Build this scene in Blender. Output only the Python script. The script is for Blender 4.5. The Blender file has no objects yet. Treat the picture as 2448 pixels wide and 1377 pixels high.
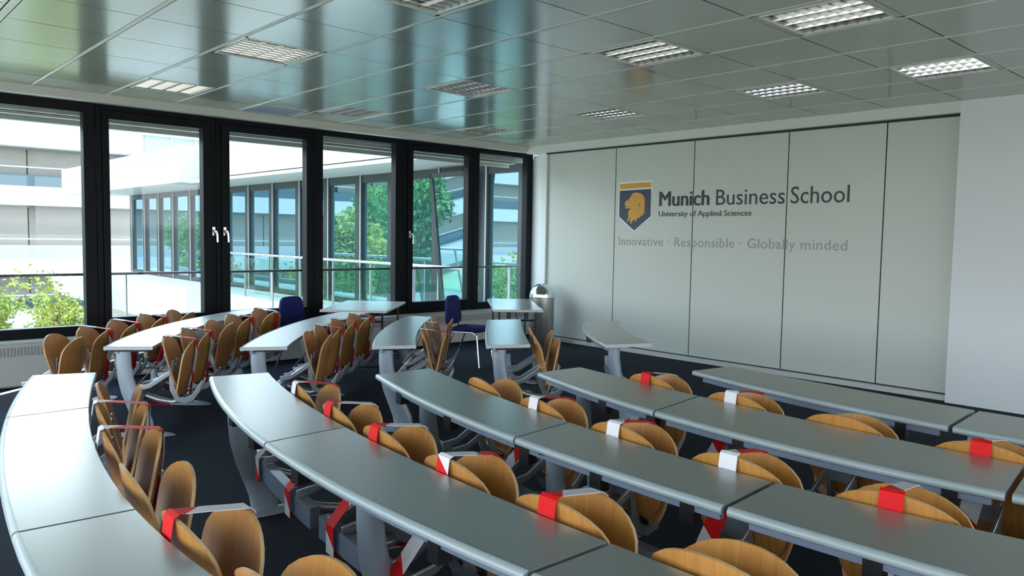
import bpy, math, random
import numpy as np
from mathutils import Vector, Matrix
random.seed(7)
SC = bpy.context.scene
COL = SC.collection
# ------------------------------------------------------------------ camera
cam_d = bpy.data.cameras.new('camera')
cam = bpy.data.objects.new('camera', cam_d)
COL.objects.link(cam)
F = 1847.0
def _vd(x, y):
    return Vector((x-1224.0, -(y-688.5), -F)).normalized()
_X = _vd(3237, 599); _Y = _vd(-478, 536); _Y = (_Y-_X*_X.dot(_Y)).normalized(); _Z = _X.cross(_Y)
_M = Matrix((_X, _Y, _Z))
cam.matrix_world = Matrix.Translation((0, 0, 1.65)) @ _M.to_4x4()
cam_d.sensor_width = 36.0
cam_d.lens = F/2448*36
cam_d.clip_start = 0.05
cam_d.clip_end = 400
SC.camera = cam
# ------------------------------------------------------------------ world, sun, exposure
SC.view_settings.view_transform = 'Standard'
SC.view_settings.look = 'None'
SC.view_settings.gamma = 1
SC.view_settings.use_curve_mapping = False
SC.view_settings.exposure = 1.2
W = bpy.data.worlds.new('sky'); SC.world = W; W.use_nodes = True
wn = W.node_tree; wn.nodes.clear()
wo = wn.nodes.new('ShaderNodeOutputWorld'); wb = wn.nodes.new('ShaderNodeBackground')
wc = wn.nodes.new('ShaderNodeTexCoord'); ws = wn.nodes.new('ShaderNodeSeparateXYZ'); wr = wn.nodes.new('ShaderNodeValToRGB')
wm = wn.nodes.new('ShaderNodeMapRange'); wm.inputs[1].default_value = -1; wm.inputs[2].default_value = 1
wn.links.new(wc.outputs['Generated'], ws.inputs[0]); wn.links.new(ws.outputs['Z'], wm.inputs[0]); wn.links.new(wm.outputs[0], wr.inputs[0])
wr.color_ramp.elements[0].position = 0.5; wr.color_ramp.elements[0].color = (0.42, 0.43, 0.38, 1)
e_ = wr.color_ramp.elements.new(0.503); e_.color = (0.93, 0.97, 1.0, 1)
wr.color_ramp.elements[2].position = 0.9; wr.color_ramp.elements[2].color = (0.42, 0.66, 1.0, 1)
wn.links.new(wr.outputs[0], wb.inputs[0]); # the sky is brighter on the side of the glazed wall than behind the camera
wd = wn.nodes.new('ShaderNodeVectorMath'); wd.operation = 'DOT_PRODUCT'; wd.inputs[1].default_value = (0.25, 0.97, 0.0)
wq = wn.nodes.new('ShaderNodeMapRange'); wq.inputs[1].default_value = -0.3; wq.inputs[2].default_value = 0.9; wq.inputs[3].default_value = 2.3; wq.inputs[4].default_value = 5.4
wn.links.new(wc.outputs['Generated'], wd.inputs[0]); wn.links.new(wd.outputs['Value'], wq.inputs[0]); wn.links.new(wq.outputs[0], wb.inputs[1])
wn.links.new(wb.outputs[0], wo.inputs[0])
sun_d = bpy.data.lights.new('sun', 'SUN'); sun = bpy.data.objects.new('sun', sun_d); COL.objects.link(sun)
sun_d.energy = 1.4; sun_d.angle = 0.01; sun_d.color = (1.0, 0.95, 0.86)
sun.rotation_euler = Vector((0.45, 0.62, -0.8)).to_track_quat('-Z', 'Y').to_euler()
SC.cycles.max_bounces = 10
SC.cycles.diffuse_bounces = 5
SC.cycles.glossy_bounces = 5
SC.cycles.transparent_max_bounces = 24
SC.cycles.sample_clamp_indirect = 6
SC.cycles.caustics_reflective = False
SC.cycles.caustics_refractive = False
SC.cycles.use_denoising = True

# ------------------------------------------------------------------ materials
def mat(name, col, rough=0.5, metal=0.0, spec=0.5, bump=None, noise=None, coat=0.0, crough=0.03, cior=1.5):
    m = bpy.data.materials.new(name); m.use_nodes = True
    nt = m.node_tree; b = nt.nodes['Principled BSDF']
    b.inputs['Base Color'].default_value = (*col, 1); b.inputs['Roughness'].default_value = rough
    b.inputs['Metallic'].default_value = metal; b.inputs['Specular IOR Level'].default_value = spec
    b.inputs['Coat Weight'].default_value = coat; b.inputs['Coat Roughness'].default_value = crough; b.inputs['Coat IOR'].default_value = cior
    if noise or bump:
        tc = nt.nodes.new('ShaderNodeTexCoord'); mp = nt.nodes.new('ShaderNodeMapping')
        nt.links.new(tc.outputs['Object'], mp.inputs[0])
    if noise:   # (scale vec, amount)
        mp.inputs['Scale'].default_value = noise[0]
        n = nt.nodes.new('ShaderNodeTexNoise'); n.inputs['Scale'].default_value = 1; n.inputs['Detail'].default_value = 4
        nt.links.new(mp.outputs[0], n.inputs['Vector'])
        r = nt.nodes.new('ShaderNodeValToRGB')
        a = noise[1]
        r.color_ramp.elements[0].position = 0.3; r.color_ramp.elements[1].position = 0.7
        r.color_ramp.elements[0].color = (*[c*(1-a) for c in col], 1)
        r.color_ramp.elements[1].color = (*[min(1, c*(1+a)) for c in col], 1)
        nt.links.new(n.outputs[0], r.inputs[0]); nt.links.new(r.outputs[0], b.inputs['Base Color'])
    if bump:
        n2 = nt.nodes.new('ShaderNodeTexNoise'); n2.inputs['Scale'].default_value = bump[0]
        nt.links.new(tc.outputs['Object'], n2.inputs['Vector'])
        bp = nt.nodes.new('ShaderNodeBump'); bp.inputs['Strength'].default_value = bump[1]; bp.inputs['Distance'].default_value = 0.01
        nt.links.new(n2.outputs[0], bp.inputs['Height']); nt.links.new(bp.outputs[0], b.inputs['Normal'])
    return m

def glass(name, tint, refl=(1, 1, 1)):
    m = bpy.data.materials.new(name); m.use_nodes = True; nt = m.node_tree; nt.nodes.clear()
    o = nt.nodes.new('ShaderNodeOutputMaterial'); mx = nt.nodes.new('ShaderNodeMixShader')
    t = nt.nodes.new('ShaderNodeBsdfTransparent'); g = nt.nodes.new('ShaderNodeBsdfGlossy')
    f = nt.nodes.new('ShaderNodeFresnel'); f.inputs[0].default_value = 1.45
    t.inputs[0].default_value = (*tint, 1); g.inputs[0].default_value = (*refl, 1); g.inputs['Roughness'].default_value = 0.0
    ge = nt.nodes.new('ShaderNodeNewGeometry'); iv = nt.nodes.new('ShaderNodeMath'); iv.operation = 'SUBTRACT'; iv.inputs[0].default_value = 1.0
    mu = nt.nodes.new('ShaderNodeMath'); mu.operation = 'MULTIPLY'
    nt.links.new(ge.outputs['Backfacing'], iv.inputs[1]); nt.links.new(iv.outputs[0], mu.inputs[0]); nt.links.new(f.outputs[0], mu.inputs[1])
    nt.links.new(mu.outputs[0], mx.inputs[0]); nt.links.new(t.outputs[0], mx.inputs[1]); nt.links.new(g.outputs[0], mx.inputs[2])
    nt.links.new(mx.outputs[0], o.inputs[0]); return m

def mirror_glass(name, dark, refl, fac):
    m = bpy.data.materials.new(name); m.use_nodes = True; nt = m.node_tree; nt.nodes.clear()
    o = nt.nodes.new('ShaderNodeOutputMaterial'); mx = nt.nodes.new('ShaderNodeMixShader')
    d = nt.nodes.new('ShaderNodeBsdfDiffuse'); g = nt.nodes.new('ShaderNodeBsdfGlossy')
    d.inputs[0].default_value = (*dark, 1); g.inputs[0].default_value = (*refl, 1); g.inputs['Roughness'].default_value = 0.01
    mx.inputs[0].default_value = fac
    nt.links.new(d.outputs[0], mx.inputs[1]); nt.links.new(g.outputs[0], mx.inputs[2]); nt.links.new(mx.outputs[0], o.inputs[0])
    return m

M = {}
M['plaster'] = mat('plaster', (0.72, 0.76, 0.77), 0.85, bump=(60, 0.08))
M['panel'] = mat('partition_panel', (0.57, 0.61, 0.56), 0.42, spec=0.4)
M['header'] = mat('header_plaster', (0.66, 0.70, 0.65), 0.7)
M['gap'] = mat('shadow_gap', (0.012, 0.014, 0.016), 0.7)
M['seam'] = mat('panel_seam', (0.07, 0.08, 0.08), 0.6)
M['tile'] = mat('ceiling_metal', (0.21, 0.245, 0.19), 0.45, metal=0.5, spec=0.8, coat=1.0, crough=0.16, cior=3.3)
M['ctrim'] = mat('ceiling_strip', (0.66, 0.69, 0.64), 0.4, metal=0.2, spec=0.6)
M['carpet'] = mat('carpet', (0.017, 0.023, 0.032), 0.95, spec=0.15, noise=((160, 160, 160), 0.5), bump=(400, 0.4))
M['frame'] = mat('window_frame', (0.005, 0.0065, 0.009), 0.5, spec=0.15)
M['glass'] = glass('window_glass', (0.89, 0.925, 0.91))
M['railglass'] = glass('rail_glass', (0.80, 0.93, 0.88))
M['chrome'] = mat('chrome', (0.75, 0.77, 0.78), 0.18, metal=1.0)
M['alu'] = mat('cast_aluminium', (0.50, 0.55, 0.60), 0.3, metal=0.85)
M['desktop'] = mat('grey_laminate', (0.185, 0.215, 0.205), 0.4, spec=0.9, coat=1.0, crough=0.27, cior=1.6, noise=((3, 3, 3), 0.03))
M['nosing'] = mat('desk_edge', (0.36, 0.43, 0.44), 0.32, spec=0.5)
M['endband'] = mat('desk_end_band', (0.50, 0.54, 0.55), 0.4)
M['steel'] = mat('grey_blue_steel', (0.25, 0.32, 0.43), 0.38, metal=0.25)
M['leg'] = mat('desk_leg_paint', (0.33, 0.40, 0.47), 0.38, metal=0.3)
M['black'] = mat('black_plastic', (0.008, 0.009, 0.011), 0.45)
M['red'] = mat('tape_red', (0.70, 0.012, 0.015), 0.55, spec=0.15)
M['white'] = mat('tape_white', (0.78, 0.78, 0.80), 0.5, spec=0.2)
M['navy'] = mat('navy_fabric', (0.006, 0.014, 0.13), 0.9, bump=(500, 0.3))
M['tabletop'] = mat('pale_laminate', (0.66, 0.68, 0.68), 0.25, coat=0.8, crough=0.15)
M['tedge'] = mat('table_edge', (0.62, 0.58, 0.52), 0.5)
M['tleg'] = mat('dark_brown_metal', (0.05, 0.042, 0.045), 0.35, metal=0.5)
M['bin'] = mat('brushed_steel', (0.46, 0.46, 0.44), 0.3, metal=0.9)
M['radiator'] = mat('radiator_enamel', (0.58, 0.60, 0.57), 0.5)
M['louvre'] = mat('louvre_aluminium', (0.50, 0.50, 0.50), 0.15, metal=1.0)
M['lhouse'] = mat('lamp_housing', (0.035, 0.035, 0.045), 0.5)
M['tube'] = mat('lamp_tube', (0.25, 0.25, 0.25), 0.3)
M['ink'] = mat('lettering_dark', (0.012, 0.02, 0.025), 0.5)
M['ink2'] = mat('lettering_grey', (0.30, 0.33, 0.32), 0.5)
M['gold'] = mat('emblem_gold', (0.66, 0.33, 0.03), 0.5)
M['shieldblue'] = mat('emblem_blue', (0.020, 0.030, 0.075), 0.5)
M['pale'] = mat('emblem_border', (0.78, 0.80, 0.78), 0.5)
M['extwhite'] = mat('exterior_white', (0.45, 0.465, 0.50), 0.7)
M['extgrey'] = mat('exterior_grey', (0.40, 0.42, 0.42), 0.7)
M['concrete'] = mat('exterior_concrete', (0.46, 0.45, 0.42), 0.8, noise=((1, 1, 1), 0.08))
M['shutter'] = mat('shutter_beige', (0.25, 0.225, 0.205), 0.7, noise=((2, 2, 8), 0.06))
M['shutterline'] = mat('shutter_joint', (0.16, 0.15, 0.15), 0.7)
M['farglass'] = mirror_glass('far_glass', (0.03, 0.06, 0.08), (0.45, 0.65, 0.75), 0.1)
M['wingglass'] = mirror_glass('wing_glass', (0.03, 0.10, 0.13), (0.52, 0.76, 0.86), 0.62)
M['wingframe'] = mat('wing_frame', (0.016, 0.024, 0.032), 0.4)
M['cyanpanel'] = mat('pale_blue_panel', (0.30, 0.45, 0.52), 0.25)
M['deck'] = mat('terrace_paving', (0.50, 0.51, 0.50), 0.7, noise=((1, 1, 1), 0.05))
M['bark'] = mat('bark', (0.16, 0.11, 0.07), 0.9)
M['leafY'] = mat('leaf_yellow_green', (0.36, 0.42, 0.07), 0.6, noise=((1.3, 1.3, 1.3), 0.35))
M['leafG'] = mat('leaf_green', (0.10, 0.27, 0.05), 0.6, noise=((1.3, 1.3, 1.3), 0.45))
M['ground'] = mat('courtyard_ground', (0.84, 0.77, 0.60), 0.9)

def wood_mat(name, c1, c2, rough):
    m = bpy.data.materials.new(name); m.use_nodes = True; nt = m.node_tree; b = nt.nodes['Principled BSDF']
    tc = nt.nodes.new('ShaderNodeTexCoord'); mp = nt.nodes.new('ShaderNodeMapping'); mp.inputs['Scale'].default_value = (3, 26, 1.6)
    n = nt.nodes.new('ShaderNodeTexNoise'); n.inputs['Scale'].default_value = 3.0; n.inputs['Detail'].default_value = 6; n.inputs['Roughness'].default_value = 0.6
    r = nt.nodes.new('ShaderNodeValToRGB'); r.color_ramp.elements[0].position = 0.3; r.color_ramp.elements[1].position = 0.72
    r.color_ramp.elements[0].color = (*c1, 1); r.color_ramp.elements[1].color = (*c2, 1)
    nt.links.new(tc.outputs['Object'], mp.inputs[0]); nt.links.new(mp.outputs[0], n.inputs['Vector'])
    nt.links.new(n.outputs[0], r.inputs[0]); nt.links.new(r.outputs[0], b.inputs['Base Color'])
    b.inputs['Roughness'].default_value = rough; b.inputs['Specular IOR Level'].default_value = 0.5
    return m
M['wood'] = wood_mat('beech_veneer', (0.43, 0.185, 0.038), (0.58, 0.28, 0.075), 0.3)
M['ply'] = wood_mat('plywood_edge', (0.52, 0.33, 0.15), (0.62, 0.42, 0.21), 0.5)

# ------------------------------------------------------------------ helpers
class MB:
    """collects faces, builds ONE mesh object"""
    def __init__(s): s.v = []; s.f = []; s.m = []; s.mats = []
    def mi(s, m):
        if m not in s.mats: s.mats.append(m)
        return s.mats.index(m)
    def add(s, vs, fs, m, mm=None):
        o = len(s.v); s.v += [tuple(v) for v in vs]
        k = s.mi(m)
        for i, f in enumerate(fs):
            s.f.append(tuple(o+a for a in f)); s.m.append(k if mm is None else s.mi(mm[i]))
    def box(s, x0, x1, y0, y1, z0, z1, m, T=None):
        vs = [Vector((x, y, z)) for z in (z0, z1) for y in (y0, y1) for x in (x0, x1)]
        if T is not None: vs = [T @ v for v in vs]
        s.add(vs, [(0, 2, 3, 1), (4, 5, 7, 6), (0, 1, 5, 4), (2, 6, 7, 3), (0, 4, 6, 2), (1, 3, 7, 5)], m); return s
    def prism(s, pts, n, m, mside=None):
        """pts: list of 3D points of a planar polygon, n: extrusion vector"""
        k = len(pts); n = Vector(n)
        a = [Vector(p) for p in pts]; b = [p+n for p in a]
        fs = [tuple(range(k))[::-1], tuple(range(k, 2*k))]+[(i, (i+1) % k, k+(i+1) % k, k+i) for i in range(k)]
        s.add(a+b, fs, m, [m, m]+[mside or m]*k); return s
    def tube(s, path, r, m, seg=8, r2=None, cap=True):
        P = [Vector(p) for p in path]; vs = []; fs = []
        up = Vector((0, 0, 1)); prev = None
        for i, p in enumerate(P):
            t = (P[min(i+1, len(P)-1)]-P[max(i-1, 0)]).normalized()
            if prev is None:
                a = t.cross(up)
                if a.length < 0.1: a = t.cross(Vector((0, 1, 0)))
                a.normalize()
            else: a = (prev-t*prev.dot(t)).normalized()
            prev = a; b = t.cross(a)
            rr = r if r2 is None else r+(r2-r)*i/(len(P)-1)
            for k in range(seg):
                w = 2*math.pi*k/seg; vs.append(p+a*math.cos(w)*rr+b*math.sin(w)*rr)
        for i in range(len(P)-1):
            for k in range(seg):
                q = (k+1) % seg; fs.append((i*seg+k, i*seg+q, (i+1)*seg+q, (i+1)*seg+k))
        if cap: fs += [tuple(range(seg))[::-1], tuple((len(P)-1)*seg+k for k in range(seg))]
        s.add(vs, fs, m); return s
    def loft(s, rings, m, cap=True, closed=True):
        k = len(rings[0]); vs = [p for r in rings for p in r]; fs = []
        for i in range(len(rings)-1):
            for j in range(k if closed else k-1):
                q = (j+1) % k; fs.append((i*k+j, i*k+q, (i+1)*k+q, (i+1)*k+j))
        if cap: fs += [tuple(range(k))[::-1], tuple((len(rings)-1)*k+j for j in range(k))]
        s.add(vs, fs, m); return s
    def mesh(s, name):
        me = bpy.data.meshes.new(name); me.from_pydata(s.v, [], s.f)
        for m in s.mats: me.materials.append(M[m])
        me.polygons.foreach_set('material_index', s.m); me.update(); return me
    def build(s, name, parent=None, smooth=False, bevel=0, loc=None):
        me = s.mesh(name); o = bpy.data.objects.new(name, me); COL.objects.link(o)
        import bmesh
        bm = bmesh.new(); bm.from_mesh(me); bmesh.ops.recalc_face_normals(bm, faces=bm.faces); bm.to_mesh(me); bm.free()
        if smooth:
            for p in me.polygons: p.use_smooth = True
            try: me.set_sharp_from_angle(angle=math.radians(38))
            except Exception: pass
        if bevel:
            bv = o.modifiers.new('bevel', 'BEVEL'); bv.width = bevel; bv.segments = 2; bv.limit_method = 'ANGLE'
        if loc is not None: o.location = loc
        if parent is not None: o.parent = parent
        return o

def tag(o, label, cat, group=None, kind=None):
    if label: o['label'] = label
    if cat: o['category'] = cat
    if group: o['group'] = group
    if kind: o['kind'] = kind
    return o
def thing(name, label, cat, loc=(0, 0, 0), rz=0.0, group=None):
    o = bpy.data.objects.new(name, None); COL.objects.link(o); o.location = loc; o.rotation_euler = (0, 0, rz)
    o.empty_display_size = 0.1
    return tag(o, label, cat, group)
def struct(o): o['kind'] = 'structure'; return o
def box_obj(name, b, m, parent=None, bevel=0): return MB().box(*b, m).build(name, parent, bevel=bevel)
def copy_tree(o, parent=None):
    c = o.copy(); COL.objects.link(c); c.parent = parent
    for ch in o.children: copy_tree(ch, c)
    return c

# ------------------------------------------------------------------ setting
H = 3.1; YW = 9.3; XP = 8.86; XH = 8.72; YB = -3.5; XL = -1.64
struct(box_obj('floor', (XL-.3, 9.1, YB-.3, 9.5, -0.12, 0.0), 'carpet'))
LUM = [(2, 7), (2, 4), (2, 1), (-1, 4), (5, 7), (5, 4), (5, 1), (5, -1), (8, 7), (8, 4), (8, 1), (8, -1)]
PX, PY, OX, OY = 0.703, 0.727, 1.07, 2.765
# cell (i,j) spans x OX+PX*i .. , y OY+PY*j ..
cells = set(LUM)
ce = MB()
for i in range(-6, 11):
    x0 = OX+PX*i; x1 = x0+PX
    for j in range(-11, 9):
        y0 = OY+PY*j; y1 = y0+PY
        if (i, j) in cells: continue
        xa, xb, ya, yb = x0+.022, min(x1-.022, XH), y0+.004, min(y1-.004, 9.17)
        if xb <= xa or yb <= ya: continue
        ce.add([(xa, ya, H), (xb, ya, H), (xb, yb, H), (xa, yb, H)], [(3, 2, 1, 0)], 'tile')
    if x0 < XH: ce.box(x0-.015, min(x0+.015, XH), YB, 9.17, H-.002, H+.01, 'ctrim')
ce.box(XL-.3, 9.1, YB-.3, 9.5, H+.16, H+.3, 'gap')
# panel upstands around the lamp openings
for (i, j) in cells:
    x0 = OX+PX*i; y0 = OY+PY*j; x1 = x0+PX; y1 = y0+PY
    for b in ((x0, x0+.035, y0, y1), (x1-.035, x1, y0, y1), (x0, x1, y0, y0+.04), (x0, x1, y1-.04, y1)):
        ce.box(*b, H, H+.02, 'tile')
struct(ce.build('ceiling'))
# window wall
lt = MB(); lt.box(XL-.3, 9.1, 9.17, 9.5, 3.01, H+.2, 'header')
lt.box(XL-.3, 9.1, 9.3, 9.5, -.12, .49, 'header')
struct(lt.build('wall_left'))
# wall with the partition
rt = MB(); rt.box(XH, 9.2, YB, 2.79, 0, H+.2, 'plaster'); rt.box(XH, 9.2, 2.79, 9.17, 2.985, H+.2, 'header')
rt.box(8.93, 9.2, 2.79, 8.88, 0, 2.985, 'gap'); rt.box(9.0, 9.2, 8.88, 9.3, 0, 2.985, 'plaster')
struct(rt.build('wall_right'))
struct(MB().box(8.82, 8.99, 8.81, 8.93, 0, 2.985, 'plaster').build('trim_1'))
struct(MB().box(8.80, 8.93, 2.79, 8.81, 0, .056, 'radiator').box(8.865, 8.93, 2.79, 8.81, .056, .07, 'gap').build('baseboard_right'))
struct(MB().box(8.80, 8.93, 2.79, 8.81, 2.967, 2.985, 'gap').build('trim_2'))
# unseen walls behind the camera: open bands added to brighten the room with daylight
bk = MB(); bk.box(XL-.3, XL, YB-.3, 9.5, 0, .2, 'plaster'); bk.box(XL-.3, XL, YB-.3, 9.5, 2.95, H+.2, 'plaster')
for y in (-3.8, -1.8, .2, 2.2, 4.2, 6.2, 8.2): bk.box(XL-.3, XL, y, y+.12, .2, 2.95, 'plaster')
struct(bk.build('wall_side'))
bb = MB(); bb.box(XL-.3, 9.1, YB-.3, YB, 0, .2, 'plaster'); bb.box(XL-.3, 9.1, YB-.3, YB, 2.95, H+.2, 'plaster')
for x in (-1.94, 1.7, 4.2, 6.7, 8.8): bb.box(x, x+.12, YB-.3, YB, .2, 2.95, 'plaster')
struct(bb.build('wall_back'))

# windows of the left wall
def window(n, x0, x1, px0, px1, z0, z1, sash, handle=None):
    w = bpy.data.objects.new('window_%d' % n, None); COL.objects.link(w); w.location = ((x0+x1)/2, YW, .49); struct(w)
    L = w.location
    def B(mb, a, b, c, d, e, f, m): mb.box(a-L.x, b-L.x, c-L.y, d-L.y, e-L.z, f-L.z, m)
    f = MB(); zz = (.49, 3.01)
    fi = .05 if sash else None
    ya, yb = 9.31, 9.43
    a0, a1, c0, c1 = (x0+.06, x1-.06, .55, 2.95) if sash else (px0, px1, z0, z1)
    B(f, x0+.004, a0, ya, yb, *zz, 'frame'); B(f, a1, x1-.004, ya, yb, *zz, 'frame')
    B(f, a0, a1, ya, yb, zz[0], c0, 'frame'); B(f, a0, a1, ya, yb, c1, zz[1], 'frame')
    f.build('frame', w, bevel=.004)
    if sash:
        s = MB(); g = .004
        B(s, a0+g, px0, ya-.025, yb-.02, c0+g, c1-g, 'frame'); B(s, px1, a1-g, ya-.025, yb-.02, c0+g, c1-g, 'frame')
        B(s, px0, px1, ya-.025, yb-.02, c0+g, z0, 'frame'); B(s, px0, px1, ya-.025, yb-.02, z1, c1-g, 'frame')
        so = s.build('sash', w, bevel=.005)
        if handle:
            hx = handle; h = MB(); y = ya-.026
            B(h, hx-.016, hx+.016, y-.012, y, 1.60, 1.70, 'chrome')
            h.tube([(hx-L.x, y-.01-L.y, 1.66-L.z), (hx-L.x, y-.05-L.y, 1.66-L.z), (hx+.01-L.x, y-.056-L.y, 1.655-L.z), (hx+.022-L.x, y-.056-L.y, 1.62-L.z), (hx+.026-L.x, y-.056-L.y, 1.52-L.z)], .011, 'chrome', 8)
            h.build('window_handle', so, smooth=True)
    g = MB(); B(g, px0-.01, px1+.01, 9.375, 9.381, z0-.01, z1+.01, 'glass'); g.build('pane', w)
window(1, .95, 2.39, 1.07, 2.27, .60, 2.90, False)
window(2, 2.39, 3.70, 2.52, 3.54, .675, 2.855, True, 3.655)
window(3, 3.70, 5.00, 3.86, 4.88, .675, 2.855, True, 3.79)
window(4, 5.00, 6.42, 5.13, 6.28, .60, 2.935, False)
window(5, 6.42, 7.72, 6.57, 7.60, .66, 2.865, True, 6.505)
window(6, 7.72, 9.00, 7.84, 8.87, .60, 2.94, False)
window(7, -.36, .95, -.23, .82, .66, 2.865, True)
window(8, -1.66, -.36, -1.56, -.48, .60, 2.94, False)

# radiator covers below the windows
for a, b, lab in ((-3, .94, None), (.95, 4.98, 'long pale radiator cover under the left windows behind the wooden seats'), (5.0, 8.99, 'pale grey radiator cover under the right windows behind the folding tables')):
    if lab is None: lab = 'pale radiator cover under the windows beside the camera'; continue
    r = MB(); r.box(a, b, 9.2, 9.295, .03, .465, 'radiator'); ro = r.build('radiator_cover', bevel=.004)
    tag(ro, lab, 'radiator cover')
    t = MB(); t.box(a, b, 9.185, 9.298, .465, .485, 'radiator'); t.build('top_shelf', ro)
    g = MB()
    k = a+.1
    while k < b-.1:
        g.box(k, k+.012, 9.192, 9.2, .34, .43, 'extgrey'); k += .03
    g.build('vent_slots', ro)

# partition panels
PS = [8.81, 7.413, 6.057, 4.711, 3.56, 2.79]
PL = ['pale movable wall panel at the window corner, left of the blue and gold shield',
      'pale movable wall panel that carries the blue and gold lion shield',
      'pale movable wall panel behind the middle of the dark lettering',
      'pale movable wall panel behind the word School, right end of the lettering',
      'narrow blank pale wall panel beside the white pillar']
for k in range(5):
    y1, y0 = PS[k]-.006, PS[k+1]+.006
    m = MB(); m.box(XP, XP+.06, y0, y1, .07, 2.967, 'panel')
    o = m.build('partition_panel', bevel=.003); tag(o, PL[k], 'wall panel', 'movable wall panels')
    e = MB(); e.box(XP+.002, XP+.058, y0-.004, y0, .07, 2.967, 'seam'); e.build('edge_profile', o)

# emblem and lettering
def onwall(y, z, d=0): return (XP-.002-d, y, z)
sh = thing('emblem', 'blue and gold shield emblem with a golden lion head on the wall', 'emblem', onwall(7.04, 2.1))
def wallpoly(name, pts, m, d, parent, t=.002):
    L = parent.location if parent is not None else Vector((0, 0, 0))
    b = MB(); b.prism([Vector(onwall(y, z, d+t))-L for y, z in pts], (t, 0, 0), m); return b.build(name, parent)
wallpoly('border', [(7.345, 2.462), (6.735, 2.472), (6.74, 1.955), (7.043, 1.735), (7.345, 1.955)], 'pale', 0, sh)
wallpoly('gold_band', [(7.325, 2.438), (6.757, 2.448), (6.757, 2.372), (7.325, 2.362)], 'gold', .002, sh)
wallpoly('field', [(7.325, 2.34), (6.757, 2.35), (6.757, 1.965), (7.043, 1.762), (7.325, 1.965)], 'shieldblue', .002, sh)
lion = [(570, 380), (640, 350), (760, 380), (810, 430), (840, 520), (842, 600), (835, 760), (858, 830), (815, 820), (805, 890), (770, 870), (745, 930), (690, 935), (660, 1030), (630, 950), (600, 990), (550, 1090), (545, 1000), (520, 960), (480, 1040), (470, 1000), (505, 900), (488, 800), (520, 740), (560, 712), (430, 715), (420, 690), (445, 672), (415, 640), (420, 560), (490, 510), (530, 470)]
def lm(x, y): return (7.325-(x-295)/(965-295)*.568, 2.45-(y-130)*.000632)
wallpoly('lion_head', [lm(*p) for p in lion], 'gold', .004, sh)
db = MB()
for (x, y, w, h) in ((520, 535, 34, 16), (435, 668, 60, 14), (620, 460, 14, 30), (640, 560, 22, 16), (620, 610, 16, 20), (735, 640, 14, 110), (690, 750, 90, 14), (545, 940, 16, 60), (690, 480, 40, 10), (650, 650, 30, 12)):
    a = [lm(x-w/2, y), lm(x, y+h/2), lm(x+w/2, y), lm(x, y-h/2)]
    db.prism([Vector(onwall(q[0], q[1], .008))-sh.location for q in a], (.002, 0, 0), 'shieldblue')
db.build('lion_features', sh)

def text_obj(name, s, y0, y1, z, cap, mk, bold=0.0, space=1.0):
    cu = bpy.data.curves.new(name, 'FONT'); cu.body = s; cu.size = 1.0; cu.extrude = 0.0; cu.space_character = space
    cu.resolution_u = 3
    o = bpy.data.objects.new(name, cu); COL.objects.link(o)
    dg = bpy.context.evaluated_depsgraph_get(); me = bpy.data.meshes.new_from_object(o.evaluated_get(dg))
    bpy.data.objects.remove(o)
    if bold:
        import bmesh
        bm = bmesh.new()
        for k in (-1, -.5, 0, .5, 1):
            o_ = len(bm.verts); bm.from_mesh(me); bm.verts.ensure_lookup_table()
            for v_ in bm.verts[o_:]: v_.co.x += k*bold; v_.co.z += k*.0004
        bm.to_mesh(me); bm.free()
    xs = [v.co.x for v in me.vertices]; x0, x1 = min(xs), max(xs)
    ch = 0.729
    cu2 = bpy.data.curves.new('h', 'FONT'); cu2.body = 'H'; o2 = bpy.data.objects.new('h', cu2); COL.objects.link(o2)
    dg = bpy.context.evaluated_depsgraph_get(); m2 = bpy.data.meshes.new_from_object(o2.evaluated_get(dg)); ch = max(v.co.y for v in m2.vertices)
    bpy.data.objects.remove(o2); bpy.data.meshes.remove(m2)
    sx = (y0-y1)/(x1-x0); sz = cap/ch
    yc = (y0+y1)/2
    for v in me.vertices:
        x, y = v.co.x, v.co.y
        v.co = Vector((-v.co.z, -(x-x0)*sx+y0-yc, y*sz))
    me.materials.clear(); me.materials.append(M[mk])
    ob = bpy.data.objects.new(name, me); COL.objects.link(ob); ob.location = onwall(yc, z, .001)
    sd = ob.modifiers.new('thickness', 'SOLIDIFY'); sd.thickness = .0015; sd.offset = 0
    return ob
tx = thing('wall_lettering', 'large dark lettering Munich Business School on the pale wall panels', 'lettering', onwall(5.28, 2.105))
def under(o, p): o.location = o.location-p.location; o.parent = p; return o
under(text_obj('bold_word', 'Munich', 6.615, 5.80, 2.105, .2, 'ink', .03), tx)
under(text_obj('light_word', 'Business', 5.70, 4.735, 2.105, .2, 'ink', .002), tx)
under(text_obj('light_word', 'School', 4.66, 3.945, 2.105, .2, 'ink', .002), tx)
tag(text_obj('wall_lettering', 'University of Applied Sciences', 6.615, 5.18, 1.962, .073, 'ink', .012), 'small dark lettering University of Applied Sciences under the school name', 'lettering')
tag(text_obj('wall_lettering', 'Innovative \u00b7 Responsible \u00b7 Globally minded', 7.325, 3.945, 1.55, .122, 'ink2', 0.0, 1.05), 'grey slogan lettering below the shield, reading Innovative Responsible Globally minded', 'lettering')

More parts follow.
